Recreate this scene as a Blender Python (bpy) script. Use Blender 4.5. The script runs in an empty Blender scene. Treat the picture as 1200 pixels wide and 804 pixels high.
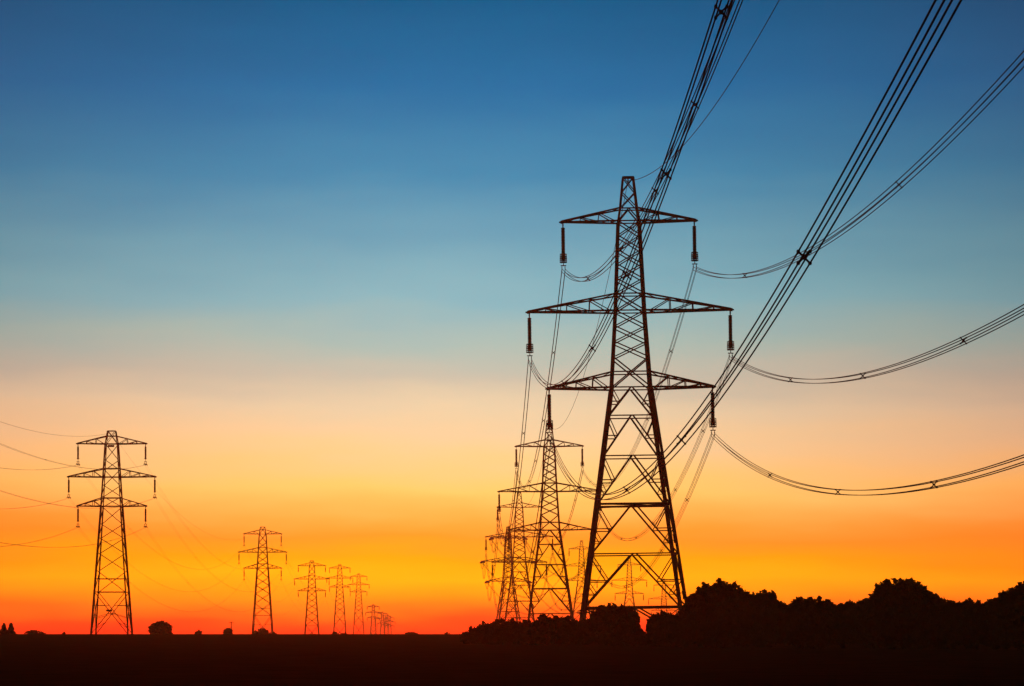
import bpy, math, random
import numpy as np
from mathutils import Vector, Matrix

# ------------------------------------------------------------ camera, sky, sun
scn = bpy.context.scene
C = scn.collection
R = math.radians
EYE = 1.7
F = 3500.0                       # focal length in photo pixels (1200 wide)

cam_d = bpy.data.cameras.new('camera')
cam = bpy.data.objects.new('camera', cam_d)
C.objects.link(cam)
cam.location = (0, 0, EYE)
cam.rotation_euler = (R(90), 0, 0)
cam_d.sensor_width = 36
cam_d.lens = 36 * F / 1200
cam_d.shift_y = 341 / 1200
cam_d.clip_start = 0.5
cam_d.clip_end = 60000
scn.camera = cam

SUN_EL, SUN_AZ = 1.6, -3.0       # just above the far ground, left of the view axis
world = bpy.data.worlds.new('World')
scn.world = world
world.use_nodes = True
nt = world.node_tree
nt.nodes.clear()


def srgb(r, g, b):
    return tuple(((c / 255) / 12.92 if c / 255 <= 0.04045 else ((c / 255 + 0.055) / 1.055) ** 2.4) for c in (r, g, b)) + (1,)


def N(kind, **kw):
    n = nt.nodes.new(kind)
    for k, v in kw.items():
        setattr(n, k, v)
    return n


def math_n(op, a, b=None, clamp=False):
    n = N('ShaderNodeMath', operation=op, use_clamp=clamp)
    for i, v in enumerate((a, b)):
        if v is None:
            continue
        if isinstance(v, (int, float)):
            n.inputs[i].default_value = v
        else:
            nt.links.new(v, n.inputs[i])
    return n.outputs[0]


tc = N('ShaderNodeTexCoord')
sep = N('ShaderNodeSeparateXYZ')
nt.links.new(tc.outputs['Generated'], sep.inputs[0])
X, Y, Z = sep.outputs
hor = math_n('SQRT', math_n('ADD', math_n('MULTIPLY', X, X), math_n('MULTIPLY', Y, Y)))
tan_el = math_n('DIVIDE', Z, math_n('MAXIMUM', hor, 0.001))
azim = math_n('ARCTAN2', X, Y)                       # 0 = straight ahead, + to the right
# thin uneven layers of dusk haze: stretched noise in azimuth / elevation
comb = N('ShaderNodeCombineXYZ')
nt.links.new(math_n('MULTIPLY', azim, 8.0), comb.inputs[0])
nt.links.new(math_n('MULTIPLY', tan_el, 44.0), comb.inputs[1])
noi = N('ShaderNodeTexNoise')
noi.inputs['Scale'].default_value = 1.6
noi.inputs['Detail'].default_value = 3.0
nt.links.new(comb.outputs[0], noi.inputs['Vector'])
wob = math_n('MULTIPLY', math_n('SUBTRACT', noi.outputs['Fac'], 0.5), 0.015)
# the warm layer reaches a little higher on the left, towards the set sun
tilt = math_n('MULTIPLY', math_n('MULTIPLY', math_n('MINIMUM', azim, 0.0), 0.05),
              math_n('SUBTRACT', 1.0, math_n('MULTIPLY', tan_el, 6.5), True))
tilt = math_n('MULTIPLY', tilt, math_n('MULTIPLY', tan_el, 14.0, True))
te = math_n('ADD', math_n('ADD', tan_el, tilt), wob)
pos = math_n('MULTIPLY', te, F / 800.0, True)
ramp = N('ShaderNodeValToRGB')
nt.links.new(pos, ramp.inputs[0])
SKY = [  # pixels above the horizon in the photograph, sRGB
    (0, 255, 0.0, 0.0),
    (14, 255, 82.3, 0.0),
    (36, 255, 190.7, 0.0),
    (48, 255, 210.6, 0.0),
    (61, 255, 224.1, 0.0),
    (84, 255, 198.5, 0.0),
    (109, 255, 176.8, 44.8),
    (124, 255, 187.3, 65.4),
    (136, 255, 199.9, 85.6),
    (166, 255, 226.0, 118.9),
    (219, 255, 224.3, 162.8),
    (261, 243.6, 220.4, 178.9),
    (299, 208.9, 202.7, 180.0),
    (341, 175.9, 200.1, 189.3),
    (389, 138.1, 190.5, 199.7),
    (461, 110.3, 170.4, 191.1),
    (539, 65.5, 142.9, 181.0),
    (641, 26.6, 113.9, 166.3),
    (739, 0.0, 94.9, 143.5),
    (800, 0.0, 86.1, 133.9)]
SKY = [(p,) + srgb(*c)[:3] for p, *c in SKY]
# where the glow overexposes the photograph its red goes beyond white
SKY = [(p, (2.6 if p < 70 else 1.6 if p < 160 else 1.35 if p < 200 else 1.1) if r > .97 else r, g, b) for p, r, g, b in SKY]
cr = ramp.color_ramp
cr.interpolation = 'LINEAR'
while len(cr.elements) > 1:
    cr.elements.remove(cr.elements[-1])
cr.elements[0].position = 0
cr.elements[0].color = SKY[0][1:] + (1,)
for s in SKY[1:]:
    e = cr.elements.new(s[0] / 800)
    e.color = s[1:] + (1,)
# away from the afterglow the sky is much dimmer (dusky mauve opposite the sun); lens vignetting is painted in as well
AZ0 = R(-1.0)
az_off = math_n('SUBTRACT', azim, AZ0)


def falloff(width):
    q = math_n('DIVIDE', az_off, width)
    return math_n('DIVIDE', 1.0, math_n('ADD', 1.0, math_n('MULTIPLY', q, q)))


glow = falloff(0.25)
# low down the red reaches further round the horizon than green and blue
low_w = math_n('SUBTRACT', 1.0, math_n('DIVIDE', tan_el, 0.12), True)
glow_r = falloff(math_n('ADD', 0.235, math_n('MULTIPLY', low_w, 0.32)))
gv = N('ShaderNodeCombineXYZ')
nt.links.new(glow_r, gv.inputs[0])
nt.links.new(glow, gv.inputs[1])
nt.links.new(glow, gv.inputs[2])
EAST = (0.034, 0.004, 0.008)
dif = N('ShaderNodeVectorMath', operation='SUBTRACT')
nt.links.new(ramp.outputs[0], dif.inputs[0])
dif.inputs[1].default_value = EAST
east = N('ShaderNodeVectorMath', operation='MULTIPLY_ADD')
nt.links.new(dif.outputs[0], east.inputs[0])
nt.links.new(gv.outputs[0], east.inputs[1])
east.inputs[2].default_value = EAST
bg1 = N('ShaderNodeBackground')
nt.links.new(east.outputs[0], bg1.inputs[0])
bg1.inputs[1].default_value = 1.0
sky = N('ShaderNodeTexSky', sky_type='NISHITA')
sky.sun_disc = False
sky.sun_elevation = R(0.5)
sky.sun_rotation = R(SUN_AZ)
bg2 = N('ShaderNodeBackground')
nt.links.new(sky.outputs[0], bg2.inputs[0])
bg2.inputs[1].default_value = 0.02
up = N('ShaderNodeMapRange')
up.interpolation_type = 'SMOOTHSTEP'
nt.links.new(tan_el, up.inputs[0])
up.inputs[1].default_value = 0.26
up.inputs[2].default_value = 0.6
mx = N('ShaderNodeMixShader')
nt.links.new(up.outputs[0], mx.inputs[0])
nt.links.new(bg1.outputs[0], mx.inputs[1])
nt.links.new(bg2.outputs[0], mx.inputs[2])
wo = N('ShaderNodeOutputWorld')
nt.links.new(mx.outputs[0], wo.inputs[0])

sun_d = bpy.data.lights.new('sun', 'SUN')
sun_d.energy = 0.15
sun_d.color = (1.0, 0.05, 0.0)
sun_d.angle = R(2.0)
sun = bpy.data.objects.new('sun', sun_d)
C.objects.link(sun)
sd = Vector((math.sin(R(SUN_AZ)) * math.cos(R(SUN_EL)), math.cos(R(SUN_AZ)) * math.cos(R(SUN_EL)), math.sin(R(SUN_EL))))
sun.rotation_euler = sd.to_track_quat('Z', 'Y').to_euler()

vs = scn.view_settings
vs.view_transform = 'Standard'
vs.look = 'None'
vs.exposure = 0
vs.gamma = 1
vs.use_curve_mapping = False
scn.render.film_transparent = False

# ------------------------------------------------------------ materials


def mat(name, col, rough=0.6, metal=0.0, vary=0.3, scale=3.0, bump=0.0, col2=None, spec=0.3):
    m = bpy.data.materials.new(name)
    m.use_nodes = True
    t = m.node_tree
    b = t.nodes['Principled BSDF']
    b.inputs['Roughness'].default_value = rough
    b.inputs['Metallic'].default_value = metal
    b.inputs['Specular IOR Level'].default_value = spec
    co = t.nodes.new('ShaderNodeTexCoord')
    n = t.nodes.new('ShaderNodeTexNoise')
    n.inputs['Scale'].default_value = scale
    n.inputs['Detail'].default_value = 5
    t.links.new(co.outputs['Object'], n.inputs['Vector'])
    r = t.nodes.new('ShaderNodeValToRGB')
    c2 = col2 or tuple(c * (1 - vary) for c in col)
    r.color_ramp.elements[0].color = c2 + (1,)
    r.color_ramp.elements[0].position = 0.35
    r.color_ramp.elements[1].color = col + (1,)
    r.color_ramp.elements[1].position = 0.65
    t.links.new(n.outputs['Fac'], r.inputs[0])
    t.links.new(r.outputs[0], b.inputs['Base Color'])
    if bump:
        bp = t.nodes.new('ShaderNodeBump')
        bp.inputs['Strength'].default_value = bump
        bp.inputs['Distance'].default_value = 0.3
        t.links.new(n.outputs['Fac'], bp.inputs['Height'])
        t.links.new(bp.outputs[0], b.inputs['Normal'])
    return m


M = {
    'steel': mat('weathered_steel', (0.16, 0.13, 0.125), 0.7, 0.0, col2=(0.11, 0.075, 0.06), scale=0.8, spec=0.1),
    'wire': mat('conductor_aluminium', (0.13, 0.11, 0.11), 0.65, 0.0, scale=0.5, spec=0.1),
    'glassy': mat('brown_porcelain', (0.10, 0.035, 0.03), 0.45, 0.0, scale=2.0, spec=0.3),
    'plate': mat('painted_plate', (0.12, 0.10, 0.05), 0.6, scale=4.0),
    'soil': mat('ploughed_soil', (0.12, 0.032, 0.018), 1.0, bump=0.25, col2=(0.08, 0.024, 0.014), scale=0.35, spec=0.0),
    'bark': mat('bark', (0.06, 0.04, 0.03), 0.9, scale=5.0, spec=0.02),
    'leaf': mat('hedge_leaves', (0.075, 0.045, 0.016), 0.7, scale=1.2, col2=(0.06, 0.04, 0.014), spec=0.02),
    'leaf2': mat('oak_leaves', (0.085, 0.04, 0.015), 0.7, scale=0.9, col2=(0.06, 0.032, 0.012), spec=0.02),
    'needle': mat('conifer_needles', (0.035, 0.05, 0.028), 0.8, scale=1.5, spec=0.02),
    'wood': mat('creosoted_wood', (0.07, 0.05, 0.035), 0.9, scale=6.0, spec=0.02),
}

# ------------------------------------------------------------ helpers


def link(name, me, parent=None, m=None, smooth=False):
    o = bpy.data.objects.new(name, me)
    C.objects.link(o)
    if m is not None:
        me.materials.append(m)
    if parent is not None:
        o.parent = parent
    if smooth:
        me.polygons.foreach_set('use_smooth', [True] * len(me.polygons))
    return o


def thing(name, label, cat, loc=(0, 0, 0), rot=(0, 0, 0), group=None):
    o = bpy.data.objects.new(name, None)
    C.objects.link(o)
    o.location = loc
    o.rotation_euler = rot
    tag(o, label, cat, group)
    return o


def tag(o, label, cat, group=None):
    o['label'] = label
    o['category'] = cat
    if group:
        o['group'] = group


class MB:
    """collects geometry for one mesh"""

    def __init__(s):
        s.v, s.f = [], []

    def _frame(s, a, b, hint=None):
        d = (b - a)
        L = d.length
        d = d / L
        u = hint if hint is not None else Vector((0, 0, 1))
        if abs(d.dot(u)) > 0.97:
            u = Vector((0, 1, 0))
        p = d.cross(u).normalized()
        q = d.cross(p).normalized()
        return p, q

    def prism(s, a, b, prof, p, q, prof2=None):
        i = len(s.v)
        n = len(prof)
        for (x, y) in prof:
            s.v.append(a + p * x + q * y)
        for (x, y) in (prof2 or prof):
            s.v.append(b + p * x + q * y)
        for k in range(n):
            j = (k + 1) % n
            s.f.append((i + k, i + j, i + n + j, i + n + k))
        s.f.append(tuple(i + k for k in reversed(range(n))))
        s.f.append(tuple(i + n + k for k in range(n)))

    def angle(s, a, b, w, hint=None):
        """rolled steel angle section (L profile) from a to b, flange width w"""
        a, b = Vector(a), Vector(b)
        p, q = s._frame(a, b, hint)
        t = w * 0.22
        h = w / 2
        s.prism(a, b, [(-h, -h), (h, -h), (h, -h + t), (-h + t, -h + t), (-h + t, h), (-h, h)], p, q)

    def bar(s, a, b, w, w2=None):
        a, b = Vector(a), Vector(b)
        p, q = s._frame(a, b)
        h = w / 2
        k = (w2 or w) / 2
        s.prism(a, b, [(-h, -k), (h, -k), (h, k), (-h, k)], p, q)

    def cyl(s, a, b, r, n=8, r2=None):
        a, b = Vector(a), Vector(b)
        p, q = s._frame(a, b)
        pr = [(math.cos(2 * math.pi * i / n), math.sin(2 * math.pi * i / n)) for i in range(n)]
        r2 = r if r2 is None else r2
        s.prism(a, b, [(x * r, y * r) for x, y in pr], p, q, [(x * r2, y * r2) for x, y in pr])

    def lathe(s, c, prof, n=10):
        """prof: list of (radius, z) about the vertical through c"""
        i0 = len(s.v)
        c = Vector(c)
        for r, z in prof:
            for k in range(n):
                a = 2 * math.pi * k / n
                s.v.append(c + Vector((r * math.cos(a), r * math.sin(a), z)))
        for j in range(len(prof) - 1):
            for k in range(n):
                k2 = (k + 1) % n
                s.f.append((i0 + j * n + k, i0 + j * n + k2, i0 + (j + 1) * n + k2, i0 + (j + 1) * n + k))
        s.f.append(tuple(i0 + k for k in reversed(range(n))))
        s.f.append(tuple(i0 + (len(prof) - 1) * n + k for k in range(n)))

    def ring(s, c, R0, r, n=14, m=6):
        i0 = len(s.v)
        c = Vector(c)
        for i in range(n):
            a = 2 * math.pi * i / n
            for j in range(m):
                b = 2 * math.pi * j / m
                rr = R0 + r * math.cos(b)
                s.v.append(c + Vector((rr * math.cos(a), rr * math.sin(a), r * math.sin(b))))
        for i in range(n):
            for j in range(m):
                i2, j2 = (i + 1) % n, (j + 1) % m
                s.f.append((i0 + i * m + j, i0 + i2 * m + j, i0 + i2 * m + j2, i0 + i * m + j2))

    def tube(s, pts, r, n=6):
        i0 = len(s.v)
        for idx, P in enumerate(pts):
            d = (pts[min(idx + 1, len(pts) - 1)] - pts[max(idx - 1, 0)]).normalized()
            p = d.cross(Vector((0, 0, 1))).normalized()
            q = d.cross(p)
            for k in range(n):
                a = 2 * math.pi * k / n
                s.v.append(P + p * (r * math.cos(a)) + q * (r * math.sin(a)))
        for j in range(len(pts) - 1):
            for k in range(n):
                k2 = (k + 1) % n
                s.f.append((i0 + j * n + k, i0 + j * n + k2, i0 + (j + 1) * n + k2, i0 + (j + 1) * n + k))

    def build(s, name, m, parent=None, smooth=False):
        me = bpy.data.meshes.new(name)
        me.from_pydata([tuple(v) for v in s.v], [], s.f)
        me.update()
        return link(name, me, parent, m, smooth)


def lerp(a, b, t):
    return a + (b - a) * t


# ------------------------------------------------------------ ground


def ground_z(x, y):
    """gentle field: rises to eye level about 460 m out, then falls away"""
    def ss(a, b, v):
        t = min(1, max(0, (v - a) / (b - a)))
        return t * t * (3 - 2 * t)
    z = (EYE - 0.02) * ss(70, 470, y)
    z -= 3.6 * ss(475, 610, y)
    z += 0.10 * math.sin(x * 0.021 + 1.3) * math.sin(y * 0.013) * ss(60, 200, y) * (1 - ss(380, 460, y))
    return z


def build_ground():
    ys = list(np.concatenate([np.linspace(-390, 60, 10), np.linspace(75, 460, 56), np.linspace(464, 620, 40), np.linspace(700, 6400, 30)]))
    xs = list(np.concatenate([np.linspace(-3900, -400, 8), np.linspace(-360, 360, 61), np.linspace(400, 3900, 8)]))
    v = [(x, y, ground_z(x, y)) for y in ys for x in xs]
    n = len(xs)
    f = [(j * n + i, j * n + i + 1, (j + 1) * n + i + 1, (j + 1) * n + i) for j in range(len(ys) - 1) for i in range(n - 1)]
    me = bpy.data.meshes.new('ground')
    me.from_pydata(v, [], f)
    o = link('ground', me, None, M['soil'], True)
    o['kind'] = 'structure'


build_ground()

# ------------------------------------------------------------ pylons
# body: (height relative to the middle cross-arm, half width); arms: (height, tip, rise)
BIG = dict(body=[(14.65, .56), (11.2, .92), (9.8, 1.15), (0, 1.58), (-8.4, 2.12), (-33.6, 5.6), (-46, 8.35)],
           arms=[(9.8, 7.3, 1.45), (0, 11.1, 1.85), (-8.4, 9.05, 1.7)],
           waist=-8.4, leg=.33, br=.135, ins=4.95, drop=5.2, irad=.23)
SMALL = dict(body=[(9.45, .78), (6.8, 1.2), (0, 1.6), (-6.0, 1.95), (-32.6, 3.75), (-44, 4.5)],
             arms=[(6.8, 7.05, 1.6), (0, 8.95, 1.75), (-6.0, 7.05, 1.7)],
             waist=-6.0, leg=.32, br=.145, ins=3.9, drop=4.3, irad=.2)


def hw_at(spec, z):
    b = spec['body']
    if z >= b[0][0]:
        return b[0][1]
    for (z1, w1), (z2, w2) in zip(b, b[1:]):
        if z >= z2:
            return w2 + (w1 - w2) * (z - z2) / (z1 - z2)
    return b[-1][1]


def insulator(spec, tip, root, lod, k):
    """suspension string hanging from an arm tip"""
    tip = Vector(tip)
    L = spec['ins']
    r = spec['irad'] * k
    mb = MB()
    prof = []
    if lod < 2:
        nd = 22
        z0, z1 = -.55, -L + .75
        for i in range(nd):
            za = z0 + (z1 - z0) * i / nd
            zb = z0 + (z1 - z0) * (i + 1) / nd
            zm = (za + zb) / 2
            prof += [(r * .68, za), (r, zm + .02), (r * .9, zm - .05), (r * .62, zb + .01)]
    else:
        prof = [(r * .9, -.75), (r * .9, -L + .75)]
    mb.lathe(tip, prof, 10 if lod < 2 else 6)
    o = mb.build('insulator', M['glassy'], root)
    h = MB()
    h.bar(tip, tip + Vector((0, 0, -.4)), .15 * k)
    h.bar(tip + Vector((0, 0, -.4)), tip + Vector((0, 0, -.66)), .12 * k, .16 * k)
    h.build('hanger', M['steel'], o)
    if lod < 3:
        y = MB()
        c = tip + Vector((0, 0, -L + .75))
        big = spec is BIG
        rr = .36 if big else .24
        y.ring(c + Vector((0, 0, .1)), rr, .045 * k)
        y.bar(c, c + Vector((0, 0, -.55)), .08 * k)
        if big:
            for q, r_ in ((.75, .30), (.5, .34), (.3, .36), (-.12, .34)):
                y.ring(c + Vector((0, 0, q)), r_, .06)
            for q in range(6):
                a_ = q * math.pi / 3
                y.bar(c + Vector((.34 * math.cos(a_), .34 * math.sin(a_), .8)), c + Vector((.36 * math.cos(a_), .36 * math.sin(a_), -.2)), .07)
        y.bar(c + Vector((-rr, 0, .1)), c + Vector((rr, 0, .1)), .05)
        y.bar(c + Vector((-.3, 0, -.5)), c + Vector((.3, 0, -.5)), .1 * k)
        s2 = .17
        for sx in (-1, 1):
            y.bar(c + Vector((sx * s2, 0, -.5)), c + Vector((sx * s2, 0, -spec['drop'] + L - .75 - (.17 if big else 0))), .06 * k)
            y.bar(c + Vector((sx * s2, -.22, -.75)), c + Vector((sx * s2, .22, -.75)), .09 * k)
            if not big:
                # Stockbridge dampers on the twin conductors
                y.bar(c + Vector((sx * s2, .7, -.95)), c + Vector((sx * s2, 1.5, -1.15)), .12)
                y.bar(c + Vector((sx * s2, -.7, -.95)), c + Vector((sx * s2, -1.5, -1.15)), .12)
        y.build('arcing_ring', M['steel'], o)
    return o


def pylon(kind, px, dist, mid_h, label, lod=0, lean=0.0, yaw=0.0, k=1.0, tension=False, plates=False, group=None, base=None):
    """px: image column of the axis, dist: metres away, mid_h: middle arm above eye level"""
    spec = BIG if kind == 'big' else SMALL
    x = (px - 600) / F * dist
    gz = ground_z(x, dist) if base is None else base
    mid = mid_h + EYE - gz              # middle arm above this pylon's base
    root = thing('pylon', label, 'pylon', (x, dist, gz), (0, R(lean), R(yaw)), group)

    def P(sx, sy, z):
        w = hw_at(spec, z)
        return Vector((sx * w, sy * w, z + mid))
    bottom = -mid - 0.25
    top = spec['body'][0][0]
    LW, BW = spec['leg'] * k, spec['br'] * k
    # four legs
    for sx in (-1, 1):
        for sy in (-1, 1):
            mb = MB()
            zs = [z for z, _ in spec['body'] if z > bottom] + [bottom]
            for i, (za, zb) in enumerate(zip(zs, zs[1:])):
                w = LW * (0.5 if za > spec['arms'][0][0] + .5 else 0.72 if za > spec['waist'] + .1 else 1.0)
                mb.angle(P(sx, sy, za), P(sx, sy, zb), w, Vector((sx, sy, 0)).normalized())
            # bolted splice plates
            if lod == 0:
                for z in np.arange(bottom + 5, spec['waist'] - 1, 6.1):
                    mb.bar(P(sx, sy, z - .45), P(sx, sy, z + .45), LW * 1.22)
            # concrete stub
            mb.build('leg', M['steel'], root)
    faces = [((-1, -1), (1, -1)), ((1, -1), (1, 1)), ((1, 1), (-1, 1)), ((-1, 1), (-1, -1))]
    br = MB()

    def horiz(z, w=BW):
        for a, b in faces:
            br.angle(P(*a, z), P(*b, z), w)

    def xpanel(z1, z2, w=BW, both=True):
        for i, (a, b) in enumerate(faces):
            br.angle(P(*a, z1), P(*b, z2), w)
            if both:
                br.angle(P(*b, z1), P(*a, z2), w * .95, Vector((0, 0, -1)))

    def kpanel(z1, z2, w=BW, sub=True):
        """apex at the middle of the upper horizontal, feet on the legs below"""
        for a, b in faces:
            A1, B1, A2, B2 = P(*a, z1), P(*b, z1), P(*a, z2), P(*b, z2)
            ap = (A1 + B1) / 2
            for L1, L2 in ((A1, A2), (B1, B2)):
                q = lerp(ap, L1, .035)
                br.angle(q, L2, w * 1.15)
                if sub:
                    m = lerp(q, L2, .5)
                    lm = lerp(L1, L2, .5)
                    br.angle(lm, m, w * .8)
                    br.angle(L1, m, w * .7)
                    if (z1 - z2) > 4.5:
                        m3, l3 = lerp(q, L2, .75), lerp(L1, L2, .75)
                        br.angle(l3, m3, w * .6)
                        br.angle(lm, m3, w * .6)
    if kind == 'big':
        lv = [-8.4, -11.5, -15.9, -21.15, -26.55, -32.35, -38.5, -45]
        lv = [z for z in lv if z > bottom + 2.5] + [bottom + .3]
        for i, (z1, z2) in enumerate(zip(lv, lv[1:])):
            kpanel(z1, z2, BW * 1.1, lod < 3)
            heavy = 1.75 if i in (3, 5) else 1.0
            horiz(z1, BW * heavy)
            if lod == 0 and i in (3, 5):
                br.angle(P(-1, -1, z1 + .02), P(1, 1, z1 + .02), BW)
                br.angle(P(1, -1, z1 - .12), P(-1, 1, z1 - .12), BW)
        for z1, z2, n in ((-5.1, -8.4, 1), (0, -5.1, 3), (1.9, 0, 1), (9.8, 1.9, 5 if lod < 3 else 4)):
            for i in range(n):
                za, zb = z1 + (z2 - z1) * i / n, z1 + (z2 - z1) * (i + 1) / n
                xpanel(za, zb, BW * (1.1 if n == 1 else .95))
        for z in (-6.7, 0, 1.85, 9.8, 11.2):
            horiz(z, BW)
        # inverted V under the peak
        for a, b in faces:
            ap = (P(*a, 11.2) + P(*b, 11.2)) / 2
            br.angle(ap, P(*a, 9.85), BW)
            br.angle(ap, P(*b, 9.85), BW)
        pk = MB()
        for z1, z2 in ((top, 13.0), (13.0, 11.25)):
            for a, b in faces:
                pk.angle(P(*a, z1), P(*b, z2), BW * .8)
                pk.angle(P(*b, z1), P(*a, z2), BW * .75, Vector((0, 0, -1)))
        for a, b in faces:
            pk.angle(P(*a, top), P(*b, top), BW * 1.1)
        pk.bar(Vector((0, -hw_at(spec, top), top + mid)), Vector((0, hw_at(spec, top), top + mid)), BW)
        pk.bar(Vector((0, 0, top + mid)), Vector((0, 0, top + mid - .5)), BW)
        pk.build('peak', M['steel'], root)
    else:
        zs = [6.8, 3.6, 1.6, -1.6, -3.9, -6.0, -9.5, -12.4, -15.5, -19.1, -23.6]
        for z1, z2 in zip(zs, zs[1:]):
            xpanel(z1, z2, BW, lod > 1)
        horiz(-20.9, BW * .9)
        horiz(-23.6, BW * 1.1)
        low = [-23.6] + ([-32.2] if bottom < -36 else []) + [bottom + .3]
        for z1, z2 in zip(low, low[1:]):
            xpanel(z1, z2, BW)
            zm = z1 + (z2 - z1) * .32
            for a, b in faces:
                for u, v in ((a, b), (b, a)):
                    br.angle(P(*u, zm), lerp(P(*u, z1), P(*v, z2), .32), BW * .7)
                    br.angle(P(*u, z1 + (z2 - z1) * .62), lerp(P(*u, z1), P(*v, z2), .5), BW * .6)
                    br.angle(P(*u, z1 + (z2 - z1) * .86), lerp(P(*v, z1), P(*u, z2), .72), BW * .6)
        for z in (1.75, 0, -4.3, -6.0, 6.8, 8.4):
            horiz(z, BW)
        pk = MB()
        for a, b in faces:
            pk.angle(P(*a, top), P(*b, 6.8), BW * .8)
            pk.angle(P(*b, top), P(*a, 6.8), BW * .75, Vector((0, 0, -1)))
            pk.angle(P(*a, top), P(*b, top), BW)
        pk.build('peak', M['steel'], root)
    br.build('bracing', M['steel'], root)
    # cross-arms and insulators
    att = {}
    for ai, (az, tipx, rise) in enumerate(spec['arms']):
        for sx in (-1, 1):
            mb = MB()
            tipz = az + mid + .06
            tw = .16
            lo = [Vector((sx * hw_at(spec, az), sy * hw_at(spec, az), az + mid)) for sy in (-1, 1)]
            hi = [Vector((sx * hw_at(spec, az + rise), sy * hw_at(spec, az + rise), az + rise + mid)) for sy in (-1, 1)]
            tp = [Vector((sx * tipx, sy * tw, tipz)) for sy in (-1, 1)]
            fr = [.0, .30, .56, .80] if tipx > 8 else [.0, .36, .68]
            for s in (0, 1):
                mb.angle(lo[s], tp[s], BW * 1.5)
                mb.angle(hi[s], tp[s] + Vector((0, 0, .1)), BW * 1.3)
                for i in range(1, len(fr)):
                    u, b_ = lerp(hi[s], tp[s], fr[i]), lerp(lo[s], tp[s], fr[i])
                    mb.angle(u, b_, BW * .75)
                    mb.angle(u, lerp(lo[s], tp[s], fr[i - 1] + (.06 if i == 1 else 0)), BW * .75)
            nl = 6 if lod < 2 else 3
            for i in range(nl):
                t0, t1 = i / nl, (i + 1) / nl
                s = i % 2
                mb.angle(lerp(lo[s], tp[s], t0), lerp(lo[1 - s], tp[1 - s], t1), BW * .6)
                if lod < 2:
                    mb.angle(lerp(hi[s], tp[s], t0), lerp(hi[1 - s], tp[1 - s], t1), BW * .6)
            mb.bar(tp[0] + Vector((sx * .05, -.1, 0)), tp[1] + Vector((sx * .05, .1, 0)), BW * 1.3, BW * 2.2)
            mb.bar(Vector((sx * (tipx - .25), 0, tipz)), Vector((sx * (tipx + .3), 0, tipz)), BW * 1.2)
            mb.build('crossarm', M['steel'], root)
            t = Vector((sx * (tipx - .12), 0, tipz - .05))
            if tension:
                # strain strings leave the arm along the line, joined by a hanging jumper loop
                for sy in (-1, 1):
                    ib = MB()
                    e = t + Vector((0, sy * 4.6, -.5))
                    for ox in (-.25, .25):
                        ib.cyl(t + Vector((ox, sy * .3, 0)), e + Vector((ox, 0, 0)), .26 * k, 8)
                    ins = ib.build('insulator', M['glassy'], root)
                jb = MB()
                pts = [t + Vector((0, 4.6 * math.sin(a), -.5 - 2.6 * math.cos(a))) for a in np.linspace(-1.57, 1.57, 12)]
                jb.tube(pts, .07 * k)
                jb.build('jumper_loop', M['wire'], root)
                att['TML'[ai] + ('L' if sx < 0 else 'R')] = Vector((t.x, 0, t.z - .5))
            else:
                insulator(spec, t, root, lod, k)
                att['TML'[ai] + ('L' if sx < 0 else 'R')] = Vector((t.x, 0, t.z - spec['drop']))
    att['E'] = Vector((0, 0, top + mid - .35))
    if plates:
        pb = MB()
        w = hw_at(spec, 6.6)
        pb.bar(Vector((-w * .55, -w - .05, 6.3 + mid)), Vector((w * .55, -w - .05, 6.3 + mid)), .1, .42)
        pb.build('circuit_plate', M['plate'], root)
        z = 8.4
        g = MB()
        g.prism(Vector((-.6, -4.0, z)), Vector((.6, -4.0, z)), [(-.05, -.2), (.05, -.2), (.05, .2), (-.05, .2)], Vector((0, 1, 0)), Vector((0, 0, 1)))
        g.bar(Vector((0, -3.95, z)), Vector((0, -3.2, z)), .08)
        g.build('danger_plate', M['plate'], root)
    if plates or lod == 0:
        z = 2.9 - mid
        for sx in (-1, 1):
            for sy in (-1, 1):
                ag = MB()
                c = P(sx, sy, z)
                for i in range(4):
                    a = i * math.pi / 2 + .4
                    ag.bar(c, c + Vector((.62 * math.cos(a), .62 * math.sin(a), .12)), .07)
                ag.ring(c + Vector((0, 0, .1)), .55, .05, 10, 4)
                ag.ring(c + Vector((0, 0, .35)), .5, .05, 10, 4)
                ag.build('climbing_guard', M['steel'], root)
    mw = Matrix.Translation((x, dist, gz)) @ root.rotation_euler.to_matrix().to_4x4()
    return {kk: mw @ v for kk, v in att.items()}


# ------------------------------------------------------------ conductors
PLACE = {'TL': ('left', 'top'), 'TR': ('right', 'top'), 'ML': ('left', 'middle'), 'MR': ('right', 'middle'),
         'LL': ('left', 'bottom'), 'LR': ('right', 'bottom'), 'E': ('', 'peak')}


def sagged(A, B, sag, n, off=Vector((0, 0, 0))):
    out = []
    for i in range(n + 1):
        t = i / n
        p = A.lerp(B, t) + off
        p.z -= 4 * sag * t * (1 - t)
        out.append(p)
    return out


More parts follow.
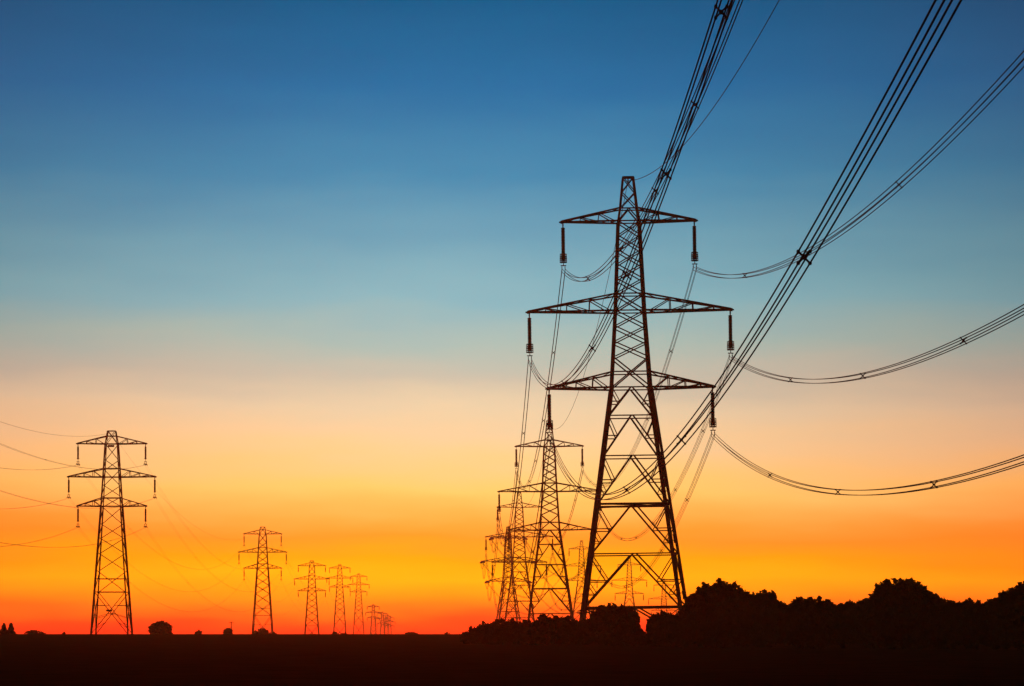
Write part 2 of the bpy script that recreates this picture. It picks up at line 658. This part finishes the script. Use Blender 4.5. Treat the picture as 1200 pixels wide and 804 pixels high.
def span(key, A, B, sag, wires, sep_, rad, spacers, label, group, detail=True, n=72):
    """wires between two pylons. Each bundle moves as one thing: its wires and spacers are its parts"""
    d = (B - A)
    d.z = 0
    side = Vector((d.y, -d.x, 0)).normalized()
    if wires == 1:
        mb = MB()
        mb.tube(sagged(A, B, sag, n, -A), rad)
        o = mb.build('earth_wire', M['wire'])
        o.location = A
        tag(o, label, 'cable', group)
        return
    h = sep_ / 2
    offs = [(-h, h), (h, h), (h, -h), (-h, -h)] if wires == 4 else [(-h, 0), (h, 0)]
    if not detail:
        mb = MB()
        for ox, oz in offs:
            mb.tube(sagged(A, B, sag, n, side * ox + Vector((0, 0, oz)) - A), rad, 5)
        o = mb.build('conductor_bundle', M['wire'])
        o.location = A
        tag(o, label, 'cable', group)
        return
    root = thing('conductor_bundle', label, 'cable', A, group=group)
    for ox, oz in offs:
        mb = MB()
        mb.tube(sagged(A, B, sag, n, side * ox + Vector((0, 0, oz)) - A), rad)
        mb.build('conductor', M['wire'], root)
    for t in spacers:
        p = A.lerp(B, t) - A
        p.z -= 4 * sag * t * (1 - t)
        mb = MB()
        up_ = Vector((0, 0, 1))
        d_ = d.normalized()
        w = .055
        if wires == 4:
            for ox, oz in offs:
                e = p + side * ox + up_ * oz
                mb.bar(p, e, w)
                mb.bar(e - d_ * .12, e + d_ * .12, w * 1.5)
            for (a, b), (c_, e_) in (((offs[0]), (offs[1])), ((offs[2]), (offs[3]))):
                pass
            mb.bar(p - side * .07, p + side * .07, .11, .13)
        else:
            mb.bar(p - side * h, p + side * h, w)
        mb.build('spacer', M['steel'], root)


# --- right hand line, towards the viewer then away into the sunset
G_R = 'pylons of the large line on the right'
G_L = 'pylons of the smaller line on the left'
RIGHT = [
    ('big', 743, 326.5, 35.25, 'tall dark lattice pylon in front, largest and nearest of all the pylons', dict(lod=0, lean=-.75, k=1.0)),
    ('big', 645.5, 650, 31.0, 'second largest pylon, standing just behind and left of the biggest pylon', dict(lod=1, lean=-.45, k=1.0)),
    ('big', 609, 985, 32.0, 'third pylon of the right row, red-lit, just left of the second largest pylon', dict(lod=2, lean=-.2, k=1.1)),
    ('big', 595.5, 1260, 30.6, 'wide-footed strain pylon with dark stubby insulators, leftmost of the right row', dict(lod=2, k=1.25, tension=True)),
    ('big', 681.5, 1715, 39.0, 'small reddish pylon seen just left of the biggest pylon\'s left leg', dict(lod=3, k=1.25)),
    ('big', 737.5, 1885, 33.8, 'faint pylon framed between the legs of the biggest pylon, under its centre', dict(lod=3, k=1.25)),
    ('big', 778, 2150, 25.2, 'faintest and lowest pylon, framed by the right leg of the biggest pylon', dict(lod=3, k=1.25)),
]
ratt = []
for kind, px, dist, mh, lab, kw in RIGHT:
    base = None if dist < 600 else -2.3
    if kw.get('tension'):
        kw['yaw'] = 8
    ratt.append(pylon(kind, px, dist, mh, lab, group=G_R, base=base, **kw))

# the pylon behind the viewer (outside the picture) only gives the wires their other end
S0 = 10.72
PREV = dict(x=18.83, y=0.12, yaw=-.525, dz=-2.24)
hwp = {'T': 7.15 * 1.146, 'M': 10.9 * 1.146, 'L': 8.95 * 1.146}
hhp = {'T': 39.9, 'M': 30.15, 'L': 21.9, 'E': 49.6}
prev = {}
for kx in PLACE:
    w = 0 if kx == 'E' else hwp[kx[0]] * (-1 if kx[1] == 'L' else 1)
    prev[kx] = Vector((PREV['x'] + w * math.cos(PREV['yaw']), PREV['y'] + w * math.sin(PREV['yaw']), hhp[kx[0]] + PREV['dz'] + EYE))
sagn = {'T': 12.63, 'M': 12.03, 'L': 12.17, 'E': 11.67}


def t_for_px(A, B, sag, cols):
    """positions of the spacers along the nearest span"""
    out = []
    for c in cols:
        best = min((abs(600 + F * (lerp(A.x, B.x, t)) / lerp(A.y, B.y, t) - c), t) for t in np.linspace(.01, .9, 500))
        out.append(best[1])
    return out


COLS = {'LL': (734, 799, 941, 1250), 'LR': (902.6, 982, 1094.5, 1290), 'MR': (926, 1011, 1129.5, 1330), 'TR': (873, 946, 1053, 1230),
        'TL': (689, 727, 767.5, 814), 'ML': (661, 694, 735, 781, 845)}


def names(kx):
    sd_, lv_ = PLACE[kx]
    return 'the peak' if kx == 'E' else 'the %s tip of the %s arm' % (sd_, lv_)


for kx in PLACE:
    A, B = ratt[0][kx], prev[kx]
    if kx == 'E':
        span(kx, A, B, sagn['E'], 1, 0, .03, [], 'single thin earth wire rising from the biggest pylon\'s peak to the top of the picture', 'cables overhead')
    else:
        span(kx, A, B, sagn[kx[0]], 4, .34, .029, t_for_px(A, B, 0, COLS[kx]),
             'four-wire cable overhead, nearest span, from %s arm\'s %s tip of biggest pylon' % (PLACE[kx][1], PLACE[kx][0]), 'cables overhead')
ORD = ['biggest', 'second', 'third', 'fourth', 'fifth', 'sixth']
SAG2 = [11.5, 11.5, 7.5, 14.0]
for i in range(4):
    for kx in PLACE:
        A, B = ratt[i][kx], ratt[i + 1][kx]
        gr = 'cables between the pylons of the right row'
        if kx == 'E':
            span(kx, A, B, SAG2[i] * .8, 1, 0, .03, [], 'thin earth wire from peak of %s pylon to peak of %s pylon, right row' % (ORD[i], ORD[i + 1]), gr, n=40)
        else:
            span(kx, A, B, SAG2[i], 4, .36, (.026, .034, .036, .04)[i], [.12, .27, .42, .57, .72, .87],
                 'cable from %s arm\'s %s tip of %s pylon back to %s, right row' % (PLACE[kx][1], PLACE[kx][0], ORD[i], ORD[i + 1]), gr, detail=(i < 2), n=48)

# --- left hand line
LEFT = [
    (131, 613, 32.2, 'large dark lattice pylon at far left, nearest of the left row', dict(lod=1, plates=True, k=1.0, lean=0)),
    (307.8, 1115, 30.5, 'reddish pylon second in the left row, a bush at its foot', dict(lod=2, k=1.05)),
    (365.5, 1525, 28.0, 'third pylon of the left row, reddish, broad arms', dict(lod=3, k=1.15)),
    (398.2, 2020, 37.7, 'fourth pylon of the left row, slim and tall, red-lit', dict(lod=3, k=1.3)),
    (420.3, 2490, 41.0, 'fifth pylon of the left row, slim, right of the fourth', dict(lod=3, k=1.45)),
    (437.5, 3440, 24.6, 'tiny red pylon on the horizon, leftmost of the distant cluster', dict(lod=3, k=2.7)),
    (448.2, 3900, 19.6, 'tiny red pylon on the horizon, second of the distant cluster', dict(lod=3, k=2.7)),
    (452.6, 4350, 19.2, 'tiny red pylon on the horizon, third of the distant cluster', dict(lod=3, k=2.7)),
    (456.8, 4800, 19.4, 'tiny red pylon on the horizon, rightmost of the distant cluster', dict(lod=3, k=2.7)),
]
latt = []
for px, dist, mh, lab, kw in LEFT:
    latt.append(pylon('small', px, dist, mh, lab, group=G_L, base=(-2.0 if dist > 620 else None), **kw))
LP = dict(x=-63.2, y=128.1, yaw=-.629, dz=-.72)
for kx in PLACE:
    A = latt[0][kx]
    w = {'T': 7.05, 'M': 9.0, 'L': 7.1, 'E': 0}[kx[0]] * 1.007 * (-1 if kx[-1] == 'L' else 1)
    hh = {'T': 35.0, 'M': 28.4, 'L': 22.2, 'E': 41.3}[kx[0]]
    B = Vector((LP['x'] + w * math.cos(LP['yaw']), LP['y'] + w * math.sin(LP['yaw']), hh + LP['dz'] + EYE))
    if kx == 'E':
        span(kx, A, B, 10.65, 1, 0, .02, [], 'thin earth wire from the left row\'s nearest pylon to the left picture edge', 'cables at far left', n=60)
    else:
        span(kx, A, B, {'T': 9.66, 'M': 9.63, 'L': 9.81}[kx[0]], 2, .35, .016, [.15, .35, .55, .75],
             'thin cable going left out of view from %s arm\'s %s tip of far-left pylon' % (PLACE[kx][1], PLACE[kx][0]), 'cables at far left', n=60)
LO = ['nearest', 'second', 'third', 'fourth', 'fifth']
for i, sg in enumerate((14.5, 10.5, 13.0, 12.0)):
    for kx in PLACE:
        gr = 'cables between the pylons of the left row'
        A, B = latt[i][kx], latt[i + 1][kx]
        if kx == 'E':
            span(kx, A, B, sg * .8, 1, 0, .014, [], 'thin earth wire from peak of %s pylon to peak of %s pylon, left row' % (LO[i], LO[i + 1]), gr, n=40)
        else:
            span(kx, A, B, sg, 2, .4, .012, [.2, .4, .6, .8], 'thin cable from %s arm\'s %s tip of %s pylon to %s, left row' % (PLACE[kx][1], PLACE[kx][0], LO[i], LO[i + 1]), gr, detail=(i == 0), n=48)

# ------------------------------------------------------------ trees and bushes


def wx(px, d):
    return (px - 600) / F * d


def wz(py, d):
    return EYE + (743 - py) / F * d


def leaves(lobes, seed, size, dens, floor, squash=1.0):
    """many leaf-clump faces through the volume of overlapping lobes; thicker towards each lobe's skin"""
    rng = np.random.default_rng(seed)
    V, Fc = [], []
    for (cx, cy, cz, rx, ry, rz) in lobes:
        n = int(dens * (rx * ry * rz) ** (2 / 3) / (size * size))
        n2 = int(n * .35)
        d = rng.normal(size=(n + n2, 3))
        d /= np.linalg.norm(d, axis=1)[:, None]
        rad = np.concatenate([1 - np.abs(rng.normal(0, .16, n)), rng.uniform(.2, .84, n2)])
        big = np.concatenate([np.ones(n), np.full(n2, 2.4)])
        rad = np.clip(rad, .05, 1.0)
        n += n2
        # lumpy outline: a few random bumps on the lobe
        bumps = rng.normal(size=(26, 3))
        bumps /= np.linalg.norm(bumps, axis=1)[:, None]
        amp = rng.uniform(-.10, .13, 26)
        lump = 1 + (np.exp(-(1 - d @ bumps.T) * 22) * amp).sum(1)
        stray = rng.random(n) < .06
        lump[stray] += rng.uniform(.0, .26, stray.sum())
        c = np.array([cx, cy, cz]) + d * (rad * lump)[:, None] * np.array([rx, ry, rz])
        big = big[c[:, 2] > floor]
        c = c[c[:, 2] > floor]
        m = len(c)
        a = rng.normal(size=(m, 3))
        a /= np.linalg.norm(a, axis=1)[:, None]
        b = np.cross(a, rng.normal(size=(m, 3)))
        b /= np.linalg.norm(b, axis=1)[:, None]
        s = size * (rng.uniform(.45, 1.1, m) * big)[:, None]
        w = s * rng.uniform(.45, .8, m)[:, None]
        nrm = np.cross(a, b)
        q = np.stack([c - a * s, c + b * w + nrm * s * .2, c + a * s, c - b * w + nrm * s * .2], 1)
        V.append(q.reshape(-1, 3))
    V = np.concatenate(V)
    k = len(V) // 4
    me = bpy.data.meshes.new('crown')
    me.vertices.add(len(V))
    me.vertices.foreach_set('co', V.ravel())
    me.loops.add(len(V))
    me.loops.foreach_set('vertex_index', np.arange(len(V)))
    me.polygons.add(k)
    me.polygons.foreach_set('loop_start', np.arange(k) * 4)
    me.polygons.foreach_set('loop_total', np.full(k, 4))
    me.update(calc_edges=True)
    me.validate()
    return me


def tree(name, cat, label, d, lobes_px, seed, leafm='leaf', size=.2, dens=10.0, trunk=True, group=None, skirt=True):
    """lobes_px: (column, top row, half width px, [height px]) measured at distance d"""
    rnd = random.Random(seed)
    xs = [l[0] for l in lobes_px]
    cx = wx(sum(xs) / len(xs), d)
    g = min(ground_z(cx, d), EYE) if d < 600 else -1.9
    root = thing(name, label, cat, (cx, d, g), group=group)
    s = d / F
    lob = []
    for l in lobes_px:
        x = wx(l[0], d) - cx
        top = wz(l[1], d) - g
        rx = l[2] * s
        rz = (l[3] * s / 2) if len(l) > 3 else min(rx * .85, top * .52)
        lob.append((x, rnd.uniform(-.3, .3) * rx, top - rz, rx, rx * rnd.uniform(.8, 1.1), rz))
        zc = top - rz * 1.6
        # the rest of the foliage below the top lobe
        while skirt and zc > .3:
            lob.append((x + rnd.uniform(-.25, .25) * rx, rnd.uniform(-.3, .3) * rx, zc, rx * rnd.uniform(.85, 1.12), rx * .9, max(rz * .8, .5)))
            zc -= rz * 1.0
    # sprigs and twiggy tufts that break up the top outline
    for (lx, ly, lz, ax, ay, az_) in lob[:]:
        if lz + az_ < 1.2 or ax < .35:
            continue
        for q in range(6):
            th, ph = rnd.uniform(0, 6.283), rnd.uniform(.1, 1.25)
            r_ = rnd.uniform(.07, .17) * ax
            e_ = rnd.uniform(.95, 1.12)
            lob.append((lx + ax * e_ * math.sin(ph) * math.cos(th), ly + ay * e_ * math.sin(ph) * math.sin(th), lz + az_ * e_ * math.cos(ph), r_, r_, r_ * rnd.uniform(.8, 1.5)))
    me = leaves(lob, seed, size, dens, .03)
    cr_ = link('crown', me, root, M[leafm])
    if trunk:
        tb = MB()
        for l in lob[:4]:
            r0 = max(.05, .03 * l[2])
            a = Vector((l[0] * .25, l[1] * .25, -.15))
            b = Vector((l[0] * .6, l[1] * .6, l[2] * .45))
            c = Vector((l[0], l[1], l[2] + l[5] * .4))
            tb.cyl(a, b, r0 * 1.6, 7, r0)
            tb.cyl(b, c, r0, 6, r0 * .3)
            for q in range(5):
                e = Vector((l[0] + rnd.uniform(-.6, .6) * l[3], l[1] + rnd.uniform(-.6, .6) * l[4], l[2] + rnd.uniform(0, .7) * l[5]))
                tb.cyl(lerp(b, c, rnd.uniform(0, .7)), e, r0 * .5, 5, r0 * .12)
        tb.build('trunk', M['bark'], root)
    return root


GH = 'trees and bushes of the hedgerow on the right'
# (kind, label, distance, lobes, material)
HEDGE = [
    ('bush', 'low bush tapering to the ground, leftmost end of the dark hedgerow', 268, [(548, 740, 9), (558, 735.5, 10), (567, 731, 10)], 'leaf'),
    ('bush', 'rounded hedgerow bush in front of the strain pylon\'s feet', 262, [(578, 729.5, 14), (590, 728, 12), (599, 726, 9)], 'leaf2'),
    ('bush', 'flat hedgerow bush just left of the second largest pylon\'s left foot', 266, [(608, 730.5, 12), (620, 729, 13)], 'leaf'),
    ('bush', 'pointed small bush poking up between the feet of the second largest pylon', 258, [(630, 728.5, 10), (636, 720, 5), (643, 727, 9)], 'needle'),
    ('bush', 'low hedgerow bush with two little peaks by the second largest pylon\'s right foot', 262, [(651, 723.5, 7), (657, 728, 9), (664, 723.5, 7), (672, 727, 8)], 'leaf2'),
    ('bush', 'low bush at the left foot of the biggest pylon', 258, [(683, 727, 10), (692, 725, 10)], 'leaf'),
    ('bush', 'dense flat-topped bush between the legs of the biggest pylon', 250, [(700, 716, 8), (707, 711, 9), (717, 709.5, 11), (729, 711.5, 10), (739, 712.5, 8), (743, 718, 6.5), (740, 728, 11), (748, 738, 10)], 'leaf2'),
    ('bush', 'round bush under the biggest pylon beside the bright gap in the hedge', 246, [(764, 725, 6), (770, 720, 7), (779, 717.5, 8), (789, 721, 7), (777, 730, 14), (796, 725, 8), (768, 740, 12)], 'leaf'),
    ('tree', 'tall bushy tree at the right foot of the biggest pylon', 232, [(800, 716, 8), (807, 706, 9), (817, 695, 11), (829, 686, 13), (845, 681.5, 15), (860, 686, 13), (871, 693, 10)], 'leaf2'),
    ('tree', 'flat-topped lower tree right of the tall tree by the biggest pylon', 236, [(881, 697, 11), (893, 693.5, 12), (903, 694, 7), (912, 704, 9)], 'leaf'),
    ('bush', 'level stretch of hedge between the two high tree groups, left half', 226, [(923, 709, 10), (935, 702.5, 12), (949, 702, 13), (960, 703, 11)], 'leaf2'),
    ('bush', 'lower stretch of hedge just left of the broad domed tree', 230, [(972, 706, 11), (985, 709.5, 10), (996, 705, 11), (1010, 705, 11), (1018, 702, 7)], 'leaf'),
    ('tree', 'broad domed tree standing highest in the right hedgerow', 222, [(1028, 693, 9), (1038, 682, 12), (1052, 681, 15), (1068, 680.5, 14), (1079, 687, 12), (1091, 696, 11)], 'leaf2'),
    ('bush', 'sloping bush falling away right of the broad domed tree', 226, [(1103, 701.5, 11), (1114, 706, 10), (1124, 706, 9)], 'leaf'),
    ('bush', 'low hedge with small humps left of the tree at the right picture edge', 220, [(1135, 702.5, 6), (1144, 705.5, 11), (1157, 705.5, 11), (1168, 702, 9)], 'leaf2'),
    ('tree', 'tree cut by the right edge of the picture', 214, [(1178, 694, 9), (1188, 689, 11), (1200, 684, 12), (1213, 683, 14), (1230, 690, 14)], 'leaf'),
]
for i, (nm, lab, d, lb, lm) in enumerate(HEDGE):
    tree(nm, nm, lab, d, lb, 11 + i * 7, leafm=lm, size=.15, dens=15, group=GH)

G2 = 'bushes along the flat horizon'
FAR = [
    ('bush', 'round-topped lone bush right of the nearest left-row pylon, flat underneath', 520, [(189, 728.6, 12, 13), (182, 732, 7, 9), (196, 732, 6, 9)], .22, True, 'leaf2'),
    ('bush', 'wide low bush near the left edge, beside the two small conifers', 500, [(36, 739, 7), (42, 738.6, 6), (49, 740.5, 5)], .2, True, 'leaf'),
    ('bush', 'tiny bush right of the round lone bush', 520, [(233, 738.8, 3.6), (230.5, 740, 3)], .15, True, 'leaf'),
    ('bush', 'small upright bush beside a thin mast', 520, [(267, 736, 4.2), (264, 738, 3.5), (270, 737, 3)], .15, True, 'leaf2'),
    ('bush', 'bush at the foot of the second pylon of the left row', 540, [(300, 739.5, 5), (307.5, 736.6, 6), (311, 738, 4), (320, 740.8, 6)], .17, True, 'leaf'),
    ('bush', 'flat little bush below the fourth pylon of the left row', 540, [(393, 741, 5), (404, 741.7, 5)], .14, True, 'leaf'),
    ('bush', 'low mound-like bush left of the hedgerow\'s end', 500, [(478, 741, 4), (482.5, 740.6, 5), (487, 741.5, 3)], .15, True, 'leaf2'),
    ('bush', 'tiny dark tuft between the mound-like bush and the hedgerow', 480, [(524, 741.8, 3.5)], .14, True, 'leaf'),
    ('bush', 'tiny tuft between the wide low bush and the nearest left-row pylon', 480, [(75, 741.6, 2)], .14, True, 'leaf'),
]
for i, (nm, lab, d, lb, sz, sk, lm) in enumerate(FAR):
    tree(nm, nm, lab, d, lb, 211 + i * 5, leafm=lm, size=sz, dens=9, skirt=sk, group=G2)


def conifer(px, top, half, d, label, seed):
    rng = np.random.default_rng(seed)
    x = wx(px, d)
    g = ground_z(x, d)
    h = wz(top, d) - g
    w = half * d / F
    root = thing('conifer', label, 'tree', (x, d, g), group='small conifers at the left edge')
    V = []
    tiers = 9
    mb = MB()
    for t in range(tiers):
        z = h * (.08 + .88 * t / tiers)
        r = w * (1 - (t / tiers) ** 1.1) * rng.uniform(.8, 1.15) + .05
        for b in range(9):
            a = rng.uniform(0, 6.28)
            e = Vector((r * math.cos(a), r * math.sin(a), z - r * .12))
            for q in range(14):
                f = rng.uniform(.1, 1)
                c = Vector((e.x * f, e.y * f, z + (e.z - z) * f)) + Vector(rng.normal(0, .05, 3))
                dd = Vector(rng.normal(0, 1, 3)).normalized() * .17
                ee = Vector(rng.normal(0, 1, 3)).normalized() * .08
                i0 = len(mb.v)
                mb.v += [c - dd, c + ee, c + dd, c - ee]
                mb.f.append((i0, i0 + 1, i0 + 2, i0 + 3))
    for q in range(40):
        z = h * rng.uniform(.85, 1.0)
        c = Vector((rng.normal(0, .06), rng.normal(0, .06), z))
        i0 = len(mb.v)
        mb.v += [c + Vector((-.05, 0, -.1)), c + Vector((.05, .02, -.1)), c + Vector((.0, .03, .12))]
        mb.f.append((i0, i0 + 1, i0 + 2))
    mb.build('crown', M['needle'], root)
    tb = MB()
    tb.cyl(Vector((0, 0, -.1)), Vector((0, 0, h * .97)), .09, 7, .015)
    tb.build('trunk', M['bark'], root)


conifer(4.5, 730.5, 6.5, 420, 'small pointed conifer at the very left edge of the picture', 3)
conifer(13.0, 730.0, 6.0, 424, 'small pointed conifer, right one of the pair at left', 4)

# thin pole by the small upright bush
pm = thing('utility_pole', 'thin upright pole beside the small bush left of the second left-row pylon', 'pole', (wx(271, 560), 560, ground_z(wx(271, 560), 560)))
b = MB()
gz = ground_z(wx(271, 560), 560)
b.cyl(Vector((0, 0, -.1)), Vector((0, 0, wz(728.5, 560) - gz)), .1, 8, .07)
b.build('shaft', M['wood'], pm)
b = MB()
b.bar(Vector((-.45, 0, wz(729.5, 560) - gz)), Vector((.45, 0, wz(729.5, 560) - gz)), .08)
b.build('crossbar', M['wood'], pm)

# ------------------------------------------------------------ haze
HAZE = 0.00016
hm = bpy.data.materials.new('haze')
hm.use_nodes = True
ht = hm.node_tree
ht.nodes.clear()
pv = ht.nodes.new('ShaderNodeVolumePrincipled')
pv.inputs['Color'].default_value = (1.0, 0.72, 0.26, 1)
pv.inputs['Density'].default_value = HAZE
pv.inputs['Anisotropy'].default_value = 0.85
ho = ht.nodes.new('ShaderNodeOutputMaterial')
ht.links.new(pv.outputs[0], ho.inputs['Volume'])
if HAZE > 0:
    x0, x1, y0, y1, z0, z1 = -4000, 4000, -400, 6500, -3.2, 62
    me = bpy.data.meshes.new('haze')
    me.from_pydata([(x0, y0, z0), (x1, y0, z0), (x1, y1, z0), (x0, y1, z0), (x0, y0, z1), (x1, y0, z1), (x1, y1, z1), (x0, y1, z1)], [],
                   [(3, 2, 1, 0), (4, 5, 6, 7), (0, 1, 5, 4), (1, 2, 6, 5), (2, 3, 7, 6), (3, 0, 4, 7)])
    hz = link('haze', me, None, hm)
    hz['kind'] = 'stuff'
